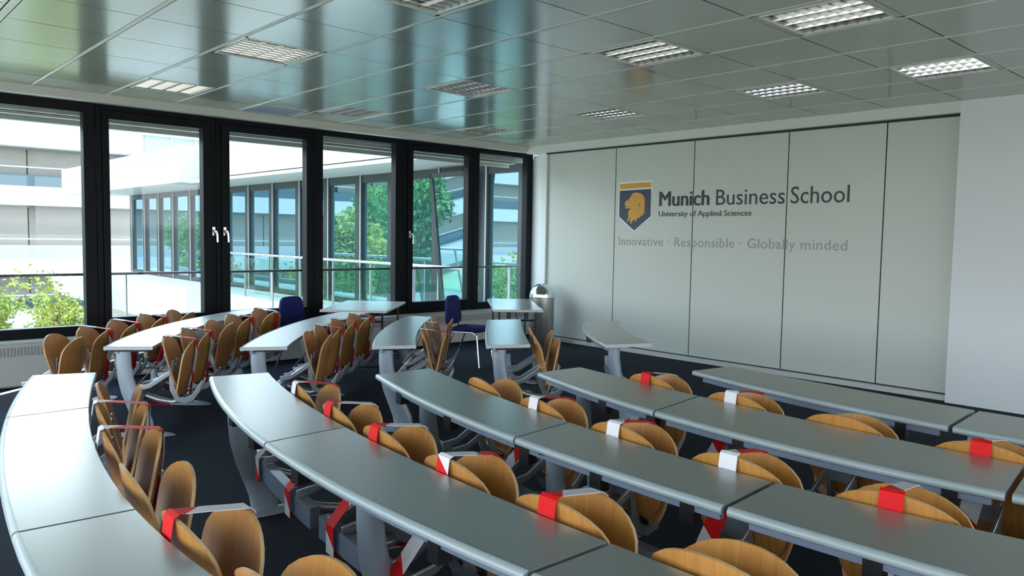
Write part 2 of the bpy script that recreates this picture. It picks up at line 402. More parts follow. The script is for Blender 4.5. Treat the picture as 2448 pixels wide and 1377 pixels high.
# ------------------------------------------------------------------ luminaires
def luminaire_proto():
    t = thing('ceiling_light', 'x', 'ceiling light', (0, 0, H), 0, 'square louvred ceiling lights')
    h = MB(); a, b = .305, .318
    h.box(-a, a, -b, b, .11, .118, 'lhouse')
    for q in ((-a, -a+.012, -b, b), (a-.012, a, -b, b), (-a, a, -b, -b+.012), (-a, a, b-.012, b)): h.box(*q, -.004, .11, 'ctrim')
    h.build('housing', t)
    l = MB()
    # cross lamellae with a V section
    n = 8
    for k in range(1, n):
        y = -b+.012+(2*b-.024)*k/n
        l.prism([(-a+.012, y-.007, .04), (-a+.012, y+.007, .04), (-a+.012, y, .0)], (2*a-.024, 0, 0), 'louvre')
    for k in range(1, 4):
        x = -a+.012+(2*a-.024)*k/4
        l.prism([(x-.011, -b+.012, .055), (x+.011, -b+.012, .055), (x, -b+.012, -.002)], (0, 2*b-.024, 0), 'louvre')
    l.build('louvre_grid', t)
    for k in range(4):
        x = -a+.012+(2*a-.024)*(k+.5)/4
        u = MB(); u.tube([(x, -b+.03, .085), (x, b-.03, .085)], .013, 'tube', 8); u.build('lamp_tube', t, smooth=True)
    return t
LLAB = {(2, 7): 'louvred ceiling light nearest the first full window, striped by window glare',
 (2, 4): 'louvred ceiling light second from the windows in the left column of lights',
 (2, 1): 'louvred ceiling light cut by the top edge, just left of the photo centre',
 (-1, 4): 'louvred ceiling light cut off at the top left corner of the photo',
 (5, 7): 'louvred ceiling light by the windows in the middle column',
 (5, 4): 'louvred ceiling light at the centre of the ceiling, second from the windows',
 (5, 1): 'louvred ceiling light third from the windows in the middle column',
 (5, -1): 'largest louvred ceiling light, near the top right of the photo',
 (8, 7): 'farthest louvred ceiling light, in the corner between windows and lettered wall',
 (8, 4): 'louvred ceiling light above the shield near the lettered wall',
 (8, 1): 'louvred ceiling light above the word School near the lettered wall',
 (8, -1): 'louvred ceiling light nearest the white pillar at the right edge'}
lp = luminaire_proto()
for n, c in enumerate(LUM):
    o = lp if n == 0 else copy_tree(lp)
    o.location = (OX+PX*(c[0]+.5), OY+PY*(c[1]+.5), H); o['label'] = LLAB[c]
v = thing('air_vent', 'greenish slotted air vent in the ceiling beside the windows', 'air vent', (4.19, 8.79, H-.006))
q = MB(); q.box(-.3, .3, -.3, .3, .0, .005, 'ctrim'); q.build('plate', v)
q = MB()
for k in range(9): q.box(-.28, .28, -.27+k*.062, -.25+k*.062, -.006, .0, 'steel')
q.build('slots', v)

# ------------------------------------------------------------------ desk rows: smooth edge curves on the floor plan
LO = {
 'r1': ([(1.025,5.501),(.79,4.715),(.685,4.322),(.547,3.542),(.464,2.99),(.429,2.643),(.416,2.368)], [(1.359,5.377),(1.099,4.472),(.891,3.579),(.807,3.054),(.785,2.644),(.772,2.332),(.773,2.013)]),
 'r2': ([(1.859,4.812),(1.612,4.005),(1.511,3.556),(1.448,3.127),(1.408,2.625),(1.381,2.226),(1.385,1.916),(1.416,1.459)], [(2.213,4.73),(2.018,4.005),(1.94,3.619),(1.863,3.171),(1.817,2.829),(1.793,2.486),(1.77,1.957),(1.762,1.742),(1.749,1.455),(1.76,1.174)]),
 'r3': ([(2.725,4.247),(2.546,3.7),(2.452,3.216),(2.39,2.801),(2.365,2.522),(2.295,2.038),(2.28,1.62),(2.298,1.391),(2.287,1.144),(2.309,.778)], [(3.137,4.235),(3.02,3.747),(2.891,3.209),(2.747,2.57),(2.704,2.155),(2.687,1.831),(2.702,1.426),(2.688,1.194),(2.733,.802),(2.758,.637)]),
 'r4': ([(3.62,3.666),(3.403,3.036),(3.296,2.424),(3.22,1.832),(3.175,1.409),(3.188,1.092),(3.23,.783)], [(4.011,3.643),(3.927,3.144),(3.818,2.529),(3.764,1.908),(3.729,1.471),(3.70,1.098),(3.715,.874)]),
 'r5': ([(4.546,3.069),(4.38,2.637),(4.299,2.185),(4.25,1.7),(4.187,1.311),(4.181,.99)], [(4.921,3.004),(4.826,2.458),(4.772,1.894),(4.745,1.526),(4.71,1.344)]),
}
UP = {
 'r1': ([(1.716,6.544),(2.034,7.122),(2.61,7.801),(3.26,8.425),(3.907,8.85)], [(2.006,6.334),(2.485,7.054),(3.007,7.665),(3.6,8.25),(4.05,8.58)]),
 'r2': ([(2.521,5.906),(3.095,6.629),(3.629,7.201),(4.066,7.583),(4.6,7.95)], [(2.836,5.735),(3.299,6.305),(3.848,6.919),(4.82,7.66)]),
 'r3': ([(3.398,5.359),(3.813,5.945),(4.48,6.68),(4.986,7.135)], [(3.714,5.191),(4.302,5.982),(5.167,6.909)]),
 'r4': ([(4.184,4.853),(4.829,5.617),(5.451,6.309)], [(4.522,4.671),(5.248,5.533),(5.816,6.167)]),
 'r5': ([(5.032,4.273),(5.60,5.03),(6.197,5.564)], [(5.45,4.10),(5.95,4.80),(6.60,5.42)]),
}
def lo_curve(pts, deg=3):
    p = np.array(pts); c = np.polyfit(p[:, 1], p[:, 0], deg if len(p) > 6 else 2); dc = np.polyder(c)
    ya, yb = p[:, 1].min(), p[:, 1].max()
    def f(y):
        if y < ya: return Vector((np.polyval(c, ya)+(y-ya)*max(-.12, min(.0, np.polyval(dc, ya)))*1.0, y))
        return Vector((np.polyval(c, y), y))
    return f
def up_curve(pts):
    p = np.array(pts); d = np.r_[0, np.cumsum(np.hypot(*np.diff(p, axis=0).T))]; L = d[-1]; d = d/L
    cx, cy = np.polyfit(d, p[:, 0], 2), np.polyfit(d, p[:, 1], 2)
    return (lambda t: Vector((np.polyval(cx, t), np.polyval(cy, t)))), L
ZT = .74
def make_desk(Lp, Rp, label, group, legs, clamps, ends=(0, -1)):
    """Lp, Rp: lists of plan points along the user's edge and the far edge. legs / clamps: fractions 0..1"""
    n = len(Lp); c = (Lp[n//2]+Rp[n//2])/2
    t = thing('curved_desk', label, 'desk', (c.x, c.y, 0), 0, group)
    def V(p, z): return Vector((p.x-c.x, p.y-c.y, z))
    # top slab (between inset of nosing and far edge)
    b = MB(); rings = []
    for l, r in zip(Lp, Rp):
        u = (r-l).normalized(); a = l+u*.018
        rings.append([V(a, ZT), V(r-u*.004, ZT), V(r, ZT-.004), V(r, ZT-.026), V(a, ZT-.026)])
    b.loft(rings, 'desktop'); b.build('desktop', t)
    # rounded edge on the user's side
    b = MB(); rings = []
    for l, r in zip(Lp, Rp):
        u = (r-l).normalized(); ring = []
        for k in range(9):
            w = math.pi*(.5+k/8); ring.append(V(l+u*(.019+math.cos(w)*.021), ZT-.0165+math.sin(w)*.0185))
        rings.append(ring)
    b.loft(rings, 'nosing'); b.build('rounded_edge', t, smooth=True)
    # pale end bands
    for e in ends:
        e = e % n
        l, r = Lp[e], Rp[e]; o = (Lp[e]-Lp[1 if e == 0 else n-2]).normalized()*.004
        b = MB(); b.prism([V(l, ZT-.001), V(r, ZT-.001), V(r, ZT-.028), V(l, ZT-.028)], (o.x, o.y, 0), 'endband'); b.build('end_band', t)
    def at(f):
        x = f*(n-1); i = min(int(x), n-2); k = x-i
        l = Lp[i].lerp(Lp[i+1], k); r = Rp[i].lerp(Rp[i+1], k); u = (r-l).normalized(); tg = Vector((-u.y, u.x)); return l, r, u, tg
    # apron below the front edge
    b = MB(); rings = []
    i0, i1 = 1, n-2
    fr = [.03+.94*k/(n-1) for k in range(n)]
    for f in fr:
        l, r, u, tg = at(f); p = l+u*.055
        rings.append([V(p, ZT-.028), V(p+u*.03, ZT-.028), V(p+u*.03, .668), V(p, .668)])
    b.loft(rings, 'steel'); b.build('apron', t)
    # seat beam below
    b = MB(); rings = []
    for f in fr:
        l, r, u, tg = at(f); p = r-u*.17
        rings.append([V(p, .37), V(p+u*.055, .37), V(p+u*.055, .27), V(p, .27)])
    b.loft(rings, 'steel'); b.build('seat_beam', t)
    for f in clamps:
        l, r, u, tg = at(f); p = l+u*.045
        b = MB()
        b.prism([V(p-tg*.028, ZT-.028), V(p+tg*.028, ZT-.028), V(p+tg*.028, .615), V(p-tg*.028, .615)], (u.x*.06, u.y*.06, 0), 'black')
        b.prism([V(p+u*.06-tg*.02, ZT-.028), V(p+u*.06+tg*.02, ZT-.028), V(p+u*.06+tg*.02, ZT-.05), V(p+u*.06-tg*.02, ZT-.05)], (u.x*.2, u.y*.2, 0), 'black')
        b.build('clamp', t)
    for f in legs:
        l, r, u, tg = at(f); w = (r-l).length; m0 = l.lerp(r, .5)
        b = MB(); rings = []
        for (o, z, hw) in ((-.07, .685, .058), (-.068, .58, .06), (-.055, .46, .064), (-.02, .34, .07), (.03, .22, .076), (.07, .12, .08), (.085, .02, .08)):
            p = m0+u*o; ring = []
            for k in range(12):
                a = 2*math.pi*k/12; ring.append(V(p+u*math.cos(a)*hw+tg*math.sin(a)*.03, z))
            rings.append(ring)
        b.loft(rings, 'leg'); lg = b.build('leg', t, smooth=True)
        b = MB(); p = m0-u*.07
        b.prism([V(p-u*.08-tg*.035, .712), V(p+u*.2-tg*.035, .712), V(p+u*.2+tg*.035, .712), V(p-u*.08+tg*.035, .712)], (0, 0, -.028), 'black'); b.build('mounting_plate', lg)
        b = MB(); rings = []
        for (s, z) in ((1, 0.0), (1, .008), (.8, .022), (.4, .03)):
            rings.append([V(m0+u*(.085+math.cos(2*math.pi*k/16)*.24*s)+tg*math.sin(2*math.pi*k/16)*.06*s, z) for k in range(16)])
        b.loft(rings, 'leg'); b.build('foot', lg, smooth=True)
    return t
CH = {}
def seg_lo(row, ya_l, yb_l, ya_r, yb_r, n=11):
    Lf, Rf = lo_curve(LO[row][0]), lo_curve(LO[row][1])
    g = .0025
    return ([Lf(ya_l-g+(yb_l-ya_l+2*g)*k/(n-1)) for k in range(n)], [Rf(ya_r-g+(yb_r-ya_r+2*g)*k/(n-1)) for k in range(n)])
def legfr(ys, a, b): return [(a-y)/(a-b) for y in ys]
DESKS = [
 ('r1', 5.50, 4.33, 5.38, 4.33, [4.95], [4.7], 'window-bright far end piece of the leftmost curved desk row, below the wooden seats'),
 ('r1', 4.33, 2.66, 4.33, 2.64, [3.3], [3.7, 2.95], 'middle piece of the leftmost curved desk row, pale with window light'),
 ('r1', 2.66, 1.0, 2.64, 1.0, [1.6], [2.1], 'nearest piece of the leftmost curved desk row, at the bottom left corner'),
 ('r2', 4.81, 3.14, 4.73, 3.17, [4.28], [4.0, 3.5], 'far end piece of the second desk row from the left, ending at the aisle'),
 ('r2', 3.14, 1.46, 3.17, 1.455, [2.40], [2.9, 1.9], 'long middle piece of the second desk row, with taped seats along its far edge'),
 ('r2', 1.46, -.3, 1.455, -.3, [.6], [.9], 'nearest piece of the second desk row, cut by the bottom edge at the centre'),
 ('r3', 4.25, 2.52, 4.235, 2.57, [3.65], [3.9, 3.2], 'far end piece of the third desk row from the left, reaching the aisle'),
 ('r3', 2.52, 1.40, 2.57, 1.43, [2.36], [2.50, 2.03, 1.57], 'short middle piece of the third desk row, between its two dark joints'),
 ('r3', 1.40, -.5, 1.43, -.5, [.75, -.2], [.93, .3], 'nearest piece of the third desk row, running out at the bottom right'),
 ('r4', 3.66, 2.45, 3.64, 2.53, [3.27], [2.93, 2.5], 'far end piece of the fourth desk row, behind the third row'),
 ('r4', 2.45, .80, 2.53, .86, [1.22], [1.93, .99], 'long middle piece of the fourth desk row, ending at the right edge'),
 ('r4', .80, -.9, .86, -.9, [.2], [.3], 'nearest piece of the fourth desk row, a corner of it at the right edge'),
 ('r5', 3.06, 1.31, 3.0, 1.345, [2.71], [2.48, 1.56], 'long piece of the desk row closest to the lettered wall'),
 ('r5', 1.31, -.6, 1.345, -.6, [1.2, .1], [.86], 'right hand piece of the desk row closest to the lettered wall'),
]
for (row, al, bl, ar, br, legs, cl, lab) in DESKS:
    wide = lambda y: .009 if y in (1.46, 1.455, 1.40, 1.43, .80, .86, 1.31, 1.345) else .0045
    Lp, Rp = seg_lo(row, al-wide(al), bl+wide(bl), ar-wide(ar), br+wide(br))
    make_desk(Lp, Rp, lab, 'curved grey desks', legfr(legs, al, bl), legfr(cl, al, bl), (0,) if al in (5.50, 4.81, 4.25, 3.66, 3.06) else ())
ULAB = {'r1': 'long narrow curved desk by the windows, between two rows of wooden seats', 'r2': 'curved desk beside the first folding table, second from the windows',
        'r3': 'short curved desk with blue window glare, left of the blue visitor chair', 'r4': 'short curved desk reflecting blue, right of the blue visitor chair',
        'r5': 'small lone curved desk standing by the wall with the lettering'}
ULEG = {'r1': [.04, .42, .8], 'r2': [.05, .6], 'r3': [.06, .75], 'r4': [.06, .8], 'r5': [.12]}
UR = {}
for row, (l, r) in UP.items():
    (lf, ll), (rf, rl) = up_curve(l), up_curve(r); n = 13
    make_desk([lf(k/(n-1)) for k in range(n)], [rf(k/(n-1)) for k in range(n)], ULAB[row], 'curved grey desks', ULEG[row], [.3, .7] if row != 'r5' else [.6])
    UR[row] = (rf, rl)

# ------------------------------------------------------------------ folding plywood seats
def shell_mesh(name, kind):
    """petal shaped plywood shell; local x = towards the desk in front, y = sideways, z up"""
    NS, NT = 13, 15
    hw = [(0, .11), (.05, .155), (.15, .185), (.32, .205), (.5, .217), (.66, .225), (.78, .218), (.87, .19), (.94, .142), (.98, .09), (1.0, .035)]
    def width(t):
        for (a, wa), (b, wb) in zip(hw, hw[1:]):
            if t <= b: return wa+(wb-wa)*(t-a)/(b-a)
        return .03
    if kind == 'back': z0, z1 = .375, .79
    else: z0, z1 = .315, .765
    def pos(s, t):
        w = width(t); y = s*w
        z = z0+(z1-z0)*t
        # edges of the shell curl toward the other shell
        if kind == 'back':
            x = .085-.02*math.sin(t*math.pi)-.085*t-.02*t*t; x += .045*(y/.215)**2*(1-.35*t)
            z += -.02*(abs(s)**2)*(1-t)*0
        else:
            x = .105+.070*t+.02*math.sin(t*math.pi)+.02*t*t; x -= .045*(y/.215)**2*(1-.35*t)
        return Vector((x, y, z))
    ts = [0, .03, .08, .16, .26, .38, .5, .6, .7, .79, .86, .92, .96, .985, 1.0]
    th = .012*(1 if kind == 'seat' else -1)
    vs = []; 
    for side in (0, 1):
        for t in ts:
            for k in range(NS):
                s = -1+2*k/(NS-1); p = pos(s, t)
                e = .001
                du = pos(min(s+e, 1), t)-pos(max(s-e, -1), t); dv = pos(s, min(t+e, 1))-pos(s, max(t-e, 0))
                nn = du.cross(dv).normalized() if du.length*dv.length > 0 else Vector((1, 0, 0))
                if nn.x < 0: nn = -nn
                vs.append(p+nn*th*side)
    N = len(ts)*NS; fs = []; mm = []
    for side in (0, 1):
        for i in range(len(ts)-1):
            for k in range(NS-1):
                a = side*N+i*NS+k; fs.append((a, a+1, a+NS+1, a+NS)); mm.append('wood')
    per = [k for k in range(NS)]+[i*NS+NS-1 for i in range(1, len(ts))]+[(len(ts)-1)*NS+k for k in range(NS-2, -1, -1)]+[i*NS for i in range(len(ts)-2, 0, -1)]
    for a, b in zip(per, per[1:]+per[:1]): fs.append((a, b, b+N, a+N)); mm.append('ply')
    mb = MB(); mb.add(vs, fs, 'wood', mm); return mb
bk_o = shell_mesh('backrest', 'back').build('backrest', None, smooth=True)
st_o = shell_mesh('seat', 'seat').build('seat', None, smooth=True)
bkm, stm = bk_o.data, st_o.data
def bracket_mesh():
    b = MB()
    prof = [(.035, .60), (.02, .52), (.015, .44), (.02, .36), (.06, .275), (.13, .245), (.20, .27), (.255, .35), (.275, .43), (.262, .435), (.225, .37), (.185, .32), (.13, .30), (.09, .32), (.06, .38), (.05, .46), (.05, .60)]
    for y in (-.075, .052):
        b.prism([(x, y, z) for x, z in prof], (0, .023, 0), 'alu')
    for y in (-.085, .065):
        b.prism([(x, y, z) for x, z in [(-.225, .372), (-.165, .372), (-.12, .385), (.03, .485), (.03, .53), (-.13, .42), (-.225, .405)]], (0, .014, 0), 'alu')
    b.box(.09, .15, -.06, .06, .255, .30, 'alu')
    b.box(.022, .046, -.06, .06, .44, .56, 'alu')
    return b
br_m = bracket_mesh().build('bracket_tmp', None, bevel=.004)
arm_o = MB().tube([(.11, 0, .27), (.02, 0, .25), (-.08, 0, .27), (-.18, 0, .31)], .024, 'alu', 10, .03).build('arm_tmp', None, smooth=True)
pv_o = MB().tube([(.11, -.11, .325), (.11, .11, .325)], .017, 'black', 10).build('pivot_tmp', None, smooth=True)
protos = dict(bracket=br_m, arm=arm_o, pivot=pv_o, backrest=bk_o, seat=st_o)
def tape_obj(phase, parent):
    # closed loop around both shells in the middle plane, red and white stripes
    P = [(-.245, .26), (-.245, .39), (-.10, .555), (-.052, .69), (-.036, .796), (-.02, .803), (.08, .79), (.16, .778), (.205, .772), (.216, .762), (.214, .66), (.20, .56), (.175, .42), (.16, .30), (.12, .235), (-.10, .24)]
    P = [Vector((x, 0, z)) for x, z in P]; b = MB(); s = phase; per = .40
    Q = P+[P[0]]
    for a, c in zip(Q, Q[1:]):
        L = (c-a).length; d = 0
        while d < L-1e-5:
            pos = (s+d) % per; col = 'red' if pos < per/2 else 'white'
            rem = (per/2-pos) if pos < per/2 else (per-pos)
            e = min(L, d+rem); e = L if L-e < .004 else e
            p, q = a.lerp(c, d/L), a.lerp(c, e/L)
            hw = .030 if p.z > .77 and p.x > -.02 else .040
            sk = .03 if .03 < e < L-.03 else 0; sk0 = .03 if .03 < d else 0
            dv = (c-a).normalized()
            vs = [p+Vector((0, -hw, 0))-dv*sk0, p+Vector((0, hw, 0))+dv*sk0, q+Vector((0, hw, 0))+dv*sk, q+Vector((0, -hw, 0))-dv*sk]
            b.add(vs, [(0, 1, 2, 3)], col); d = e
        s += L
    o = b.build('barrier_tape', parent)
    sd = o.modifiers.new('thickness', 'SOLIDIFY'); sd.thickness = .0016; sd.offset = 0
    o['label'] = 'red and white barrier tape wound around the folded shells'
    return o
first = [True]
def seat(p, u, label, group, tape):
    t = thing('folding_chair', label, 'chair', (p.x, p.y, 0), math.atan2(u.y, u.x), group)
    for nm, o in protos.items():
        if first[0]: c = o
        else: c = o.copy(); COL.objects.link(c)
        c.name = {'bracket': 'bracket', 'arm': 'swing_arm', 'pivot': 'pivot', 'backrest': 'backrest', 'seat': 'seat'}[nm]
        c.parent = t
    first[0] = False
    if tape is not None: tape_obj(tape, t)
    return t
def near_curve(rf, p):
    best = min((k/400 for k in range(401)), key=lambda t: (rf(t)-p).length)
    d = (rf(min(best+.01, 1))-rf(max(best-.01, 0))).normalized(); n = Vector((d.y, -d.x))
    return rf(best), n
# tape phase: 0.0 starts red at the bottom of the backrest; visible top colour picked by phase
RT, WT, HT, UT = .33, .13, .03, .07
ordn = ['farthest', 'second farthest', 'third farthest', 'fourth farthest', 'fifth farthest', 'sixth farthest', 'seventh farthest', 'eighth farthest']
SEATS = {
 'r1': ('leftmost desk row', [(4.71, None), (4.17, WT), (3.60, WT), (2.98, None), (2.36, RT), (1.80, None), (1.25, None)]),
 'r2': ('second desk row', [(4.04, WT), (3.44, RT), (2.90, RT), (2.33, HT), (1.74, RT), (1.14, None), (.55, RT)]),
 'r3': ('third desk row', [(3.54, None), (2.90, WT), (2.27, WT), (1.64, WT), (1.02, RT), (.42, None), (-.15, RT)]),
 'r4': ('fourth desk row', [(2.99, RT), (2.32, WT), (1.68, None), (1.04, RT), (.44, None)]),
}
for row, (nm, ys) in SEATS.items():
    Rf = lo_curve(LO[row][1])
    for k, (y, tp) in enumerate(ys):
        p = Rf(y); d = (Rf(y+.02)-Rf(y-.02)).normalized(); u = Vector((d.y, -d.x))
        tw = {None: 'without tape', WT: 'white tape on top', RT: 'red tape on top', HT: 'red and white tape on top'}[tp]
        seat(p+u*.055, u, '%s folded beech chair along the %s, %s' % (ordn[k], nm, tw), 'folding chairs behind the %s' % nm, tp)
USEAT = {
 'r1': ('the long curved window desk', [(2.24, 6.44), (2.58, 6.87), (3.0, 7.38), (3.36, 7.75), (3.81, 8.21)], [UT, UT, None, UT, RT]),
 'r2': ('the curved desk nearest the first table', [(3.2, 6.19), (3.5, 6.52), (3.87, 6.95), (4.28, 7.31)], [None, UT, UT, UT]),
 'r3': ('the short desk left of the blue chair', [(4.12, 5.66), (4.5, 6.13), (4.9, 6.6)], [UT, UT, None]),
 'r4': ('the short desk right of the blue chair', [(4.67, 4.80), (5.06, 5.25)], [None, None]),
}
for row, (nm, ps, tps) in USEAT.items():
    rf, rl = UR[row]
    for k, (q, tp) in enumerate(zip(ps, tps)):
        r, u = near_curve(rf, Vector(q))
        seat(r+u*.07, u, '%s folded beech chair by %s%s' % (['nearest', 'second nearest', 'third nearest', 'fourth nearest', 'fifth nearest'][k], nm, '' if tp is None else ', taped'), 'folding chairs beside %s' % nm, tp)
Z0 = [(1.50, 7.15), (1.82, 7.52), (2.18, 7.93), (2.56, 8.32), (2.95, 8.66)]
z0l = ['nearest folded beech chair in the row at the windows, left of the long curved desk', 'second folded beech chair in the row at the windows, taped on top',
       'middle folded beech chair in the row at the windows, taped on top', 'fourth folded beech chair in the row at the windows, taped',
       'farthest folded beech chair in the row at the windows, golden in the light']
for k, q in enumerate(Z0):
    u = Vector((.80, -.60)) if k < 2 else Vector((.75, -.66))
    seat(Vector(q), u, z0l[k], 'folding chairs at the windows', [None, UT, UT, UT, None][k])
b0 = thing('seat_rail', 'grey floor rail on posts carrying the wooden seats at the windows', 'seat rail', (2.0, 8.0, 0))
q = MB(); rr = []
for k, p in enumerate([(1.15, 6.85)]+Z0+[(3.2, 8.88)]):
    u = Vector((.78, -.63)); c = Vector(p)-u*.17-Vector((2.0, 8.0))
    rr.append([Vector((c.x, c.y, .37)), Vector((c.x+u.x*.055, c.y+u.y*.055, .37)), Vector((c.x+u.x*.055, c.y+u.y*.055, .27)), Vector((c.x, c.y, .27))])
q.loft(rr, 'steel'); q.build('beam', b0)
for p in ((1.42, 7.12), (2.24, 8.06), (2.9, 8.66)):
    u = Vector((.78, -.63)); c = Vector(p)-u*.14-Vector((2.0, 8.0))
    q = MB(); q.tube([(c.x, c.y, .0), (c.x, c.y, .27)], .045, 'leg', 14); q.tube([(c.x, c.y, 0), (c.x, c.y, .012)], .11, 'leg', 20); q.build('post', b0, smooth=True)

# ------------------------------------------------------------------ folding tables
def folding_table(label, P, dl, L, Wd):
    dl = Vector(dl).normalized(); dw = Vector((dl.y, -dl.x)); c = Vector(P)+dl*L/2+dw*Wd/2
    t = thing('folding_table', label, 'table', (c.x, c.y, 0), math.atan2(dl.y, dl.x), 'pale folding tables')
    q = MB(); q.box(-L/2, L/2, -Wd/2, Wd/2, .735, .745, 'tabletop'); q.box(-L/2, L/2, -Wd/2, Wd/2, .715, .735, 'tedge'); q.build('tabletop', t, bevel=.004)
    q = MB()
    for y in (-Wd/2+.08, Wd/2-.08): q.box(-L/2+.1, L/2-.1, y-.015, y+.015, .685, .714, 'tleg')
    q.build('frame', t)
    for x in (-L/2+.14, L/2-.14):
        q = MB()
        for y in (-Wd/2+.08, Wd/2-.08): q.tube([(x, y, .0), (x, y, .70)], .014, 'tleg', 10)
        for z in (.05, .60): q.tube([(x, -Wd/2+.08, z), (x, Wd/2-.08, z)], .012, 'tleg', 8)
        s = -1 if x > 0 else 1
        q.tube([(x, 0, .6), (x+s*.3, 0, .69)], .008, 'chrome', 6)
        q.build('leg', t, smooth=True)
        for y in (-Wd/2+.2, Wd/2-.2):
            q = MB(); q.box(x-.03, x+.03, y-.025, y+.025, .62, .714, 'black'); q.build('hinge_block', t)
    return t
folding_table('pale rectangular folding table standing skewed below the middle window', (4.50, 8.25), (.70, .714), 1.32, .80)
folding_table('pale rectangular folding table beside the steel bin in the corner', (6.25, 7.12), (.618, .786), 1.70, .62)

# ------------------------------------------------------------------ blue visitor chairs (local +x = facing)
def visitor(label, loc, rz):
    t = thing('visitor_chair', label, 'chair', (*loc, 0), rz, 'navy visitor chairs')
    q = MB(); rings = []
    for (z, s) in ((.43, .9), (.445, 1), (.475, 1), (.49, .88)):
        rings.append([Vector((math.copysign(abs(math.cos(a))**.5, math.cos(a))*.215*s+.01, math.copysign(abs(math.sin(a))**.5, math.sin(a))*.225*s, z)) for a in [2*math.pi*k/28 for k in range(28)]])
    q.loft(rings, 'navy'); q.build('seat', t, smooth=True)
    q = MB(); rings = []
    for (d, s) in ((-.03, .88), (-.018, 1), (.012, 1), (.022, .9)):
        ring = []
        for k in range(28):
            a = 2*math.pi*k/28; y = math.copysign(abs(math.cos(a))**.45, math.cos(a))*.215*s; z = math.copysign(abs(math.sin(a))**.45, math.sin(a))*.185*s
            ring.append(Vector((-.245+d-.12*(z+.185)*.6+.35*y*y, y*(1-.12*(z/.185)), .69+z)))
        rings.append(ring)
    q.loft(rings, 'navy'); q.build('backrest', t, smooth=True)
    for sy in (-1, 1):
        q = MB(); q.tube([(.22, sy*.24, 0), (.17, sy*.215, .40), (.12, sy*.21, .43), (-.15, sy*.21, .43)], .011, 'chrome', 8); q.build('front_leg', t, smooth=True)
        q = MB(); q.tube([(-.30, sy*.235, 0), (-.15, sy*.21, .42)], .011, 'chrome', 8); q.build('rear_leg', t, smooth=True)
        q = MB(); q.tube([(-.15, sy*.16, .43), (-.22, sy*.16, .44), (-.245, sy*.16, .50), (-.27, sy*.15, .62)], .009, 'black', 8); q.build('back_support', t, smooth=True)
    q = MB(); q.tube([(-.14, -.21, .43), (-.14, .21, .43)], .010, 'chrome', 8); q.tube([(.12, -.21, .43), (.12, .21, .43)], .010, 'chrome', 8); q.build('cross_bar', t, smooth=True)
    return t
visitor('navy visitor chair on chrome legs between the two short curved desks', (6.30, 7.62), math.atan2(-.88, .47))
visitor('navy visitor chair half hidden behind the curved desk, in front of the windows', (4.47, 8.48), math.atan2(-.92, .39))

# ------------------------------------------------------------------ bin
t = thing('waste_bin', 'tall stainless steel waste bin with domed top in the window corner', 'waste bin', (8.52, 8.56, 0))
q = MB(); n = 32
def ring(r, z): return [Vector((r*math.cos(2*math.pi*k/n), r*math.sin(2*math.pi*k/n), z)) for k in range(n)]
q.loft([ring(.19, 0), ring(.195, .01), ring(.195, .70), ring(.185, .705)], 'bin'); q.build('body', t, smooth=True)
q = MB(); q.loft([ring(.2, .706), ring(.2, .725)]+[ring(.2*math.cos(a), .725+.2*math.sin(a)) for a in [math.pi/2*k/8 for k in range(1, 8)]]+[ring(.01, .925)], 'chrome'); dm = q.build('dome', t, smooth=True)
q = MB()
u = Vector((-.75, -.66, 0)); sd = Vector((.66, -.75, 0))
q.prism([u*(.2*math.cos(e)+.003)+sd*s*.07+Vector((0, 0, .725+.2*math.sin(e))) for e, s in ((.2, -1), (.2, 1), (.75, .8), (.75, -.8))], u*.004, 'bin'); q.build('flap', dm)

# ------------------------------------------------------------------ outside
GZ = -9.0
gm = MB(); gm.box(-80, 80, 9.8, 120, GZ-.2, GZ, 'ground'); struct(gm.build('ground'))
ov = MB(); ov.box(-4, 9.0, 9.52, 9.93, 2.93, 3.35, 'extgrey'); ov.box(-4, 9.0, 9.55, 9.60, 2.885, 2.93, 'concrete'); ov.box(-4, 9.0, 9.66, 9.70, 2.88, 2.93, 'wingframe')
ov.box(-4, 9.0, 9.76, 9.84, 2.87, 2.93, 'concrete'); ov.box(-4, 9.0, 9.90, 9.95, 2.82, 3.35, 'extgrey')
struct(ov.build('trim_3'))
t = thing('guard_rail', 'thin dark guard rail running outside all the windows', 'railing', (3.0, 9.75, -.1))
MB().box(-6.5, 6.15, -.02, .02, 1.222, 1.25, 'wingframe').build('rail_bar', t)
for x in (-5.0, -2.6, -.2, 1.62, 3.9, 5.9): MB().box(x-.006, x+.006, -.02, .02, 0, 1.222, 'extgrey').build('post', t)
struct(MB().box(-4, 9.6, 9.5, 10.3, -.6, -.1, 'deck').build('trim_4'))

# office wing on the right, parallel to the room's side
t = thing('office_wing', 'white office wing with a dark framed glass front, close behind the windows', 'building', (9.6, 20, GZ))
L = t.location
def XB(name, b, m, bev=0):
    return MB().box(b[0]-L.x, b[1]-L.x, b[2]-L.y, b[3]-L.y, b[4]-L.z, b[5]-L.z, m).build(name, t, bevel=bev)
XB('core', (10.3, 22, 9.6, 33, GZ, 3.2), 'extgrey')
XB('roof_edge', (8.2, 9.6, 9.6, 21.6, 3.10, 4.6), 'extwhite')
XB('roof_edge', (7.95, 9.6, 22.6, 36, 3.02, 4.05), 'extwhite')
XB('roof_edge', (8.6, 9.6, 21.6, 22.6, 3.06, 4.3), 'extwhite')
XB('joint', (8.193, 8.2, 9.6, 21.6, 3.86, 3.89), 'extgrey'); XB('joint', (7.943, 7.95, 22.6, 36, 3.72, 3.75), 'extgrey')
XB('roof', (9.6, 22, 9.6, 36, 3.2, 4.0), 'extwhite')
XB('soffit', (8.22, 9.75, 9.6, 34, 3.0, 3.08), 'extgrey')
XB('terrace_slab', (8.0, 10.3, 10.35, 21.0, -.9, -.02), 'deck')
XB('terrace_slab', (7.6, 10.3, 21.0, 36, -.95, -.02), 'deck')
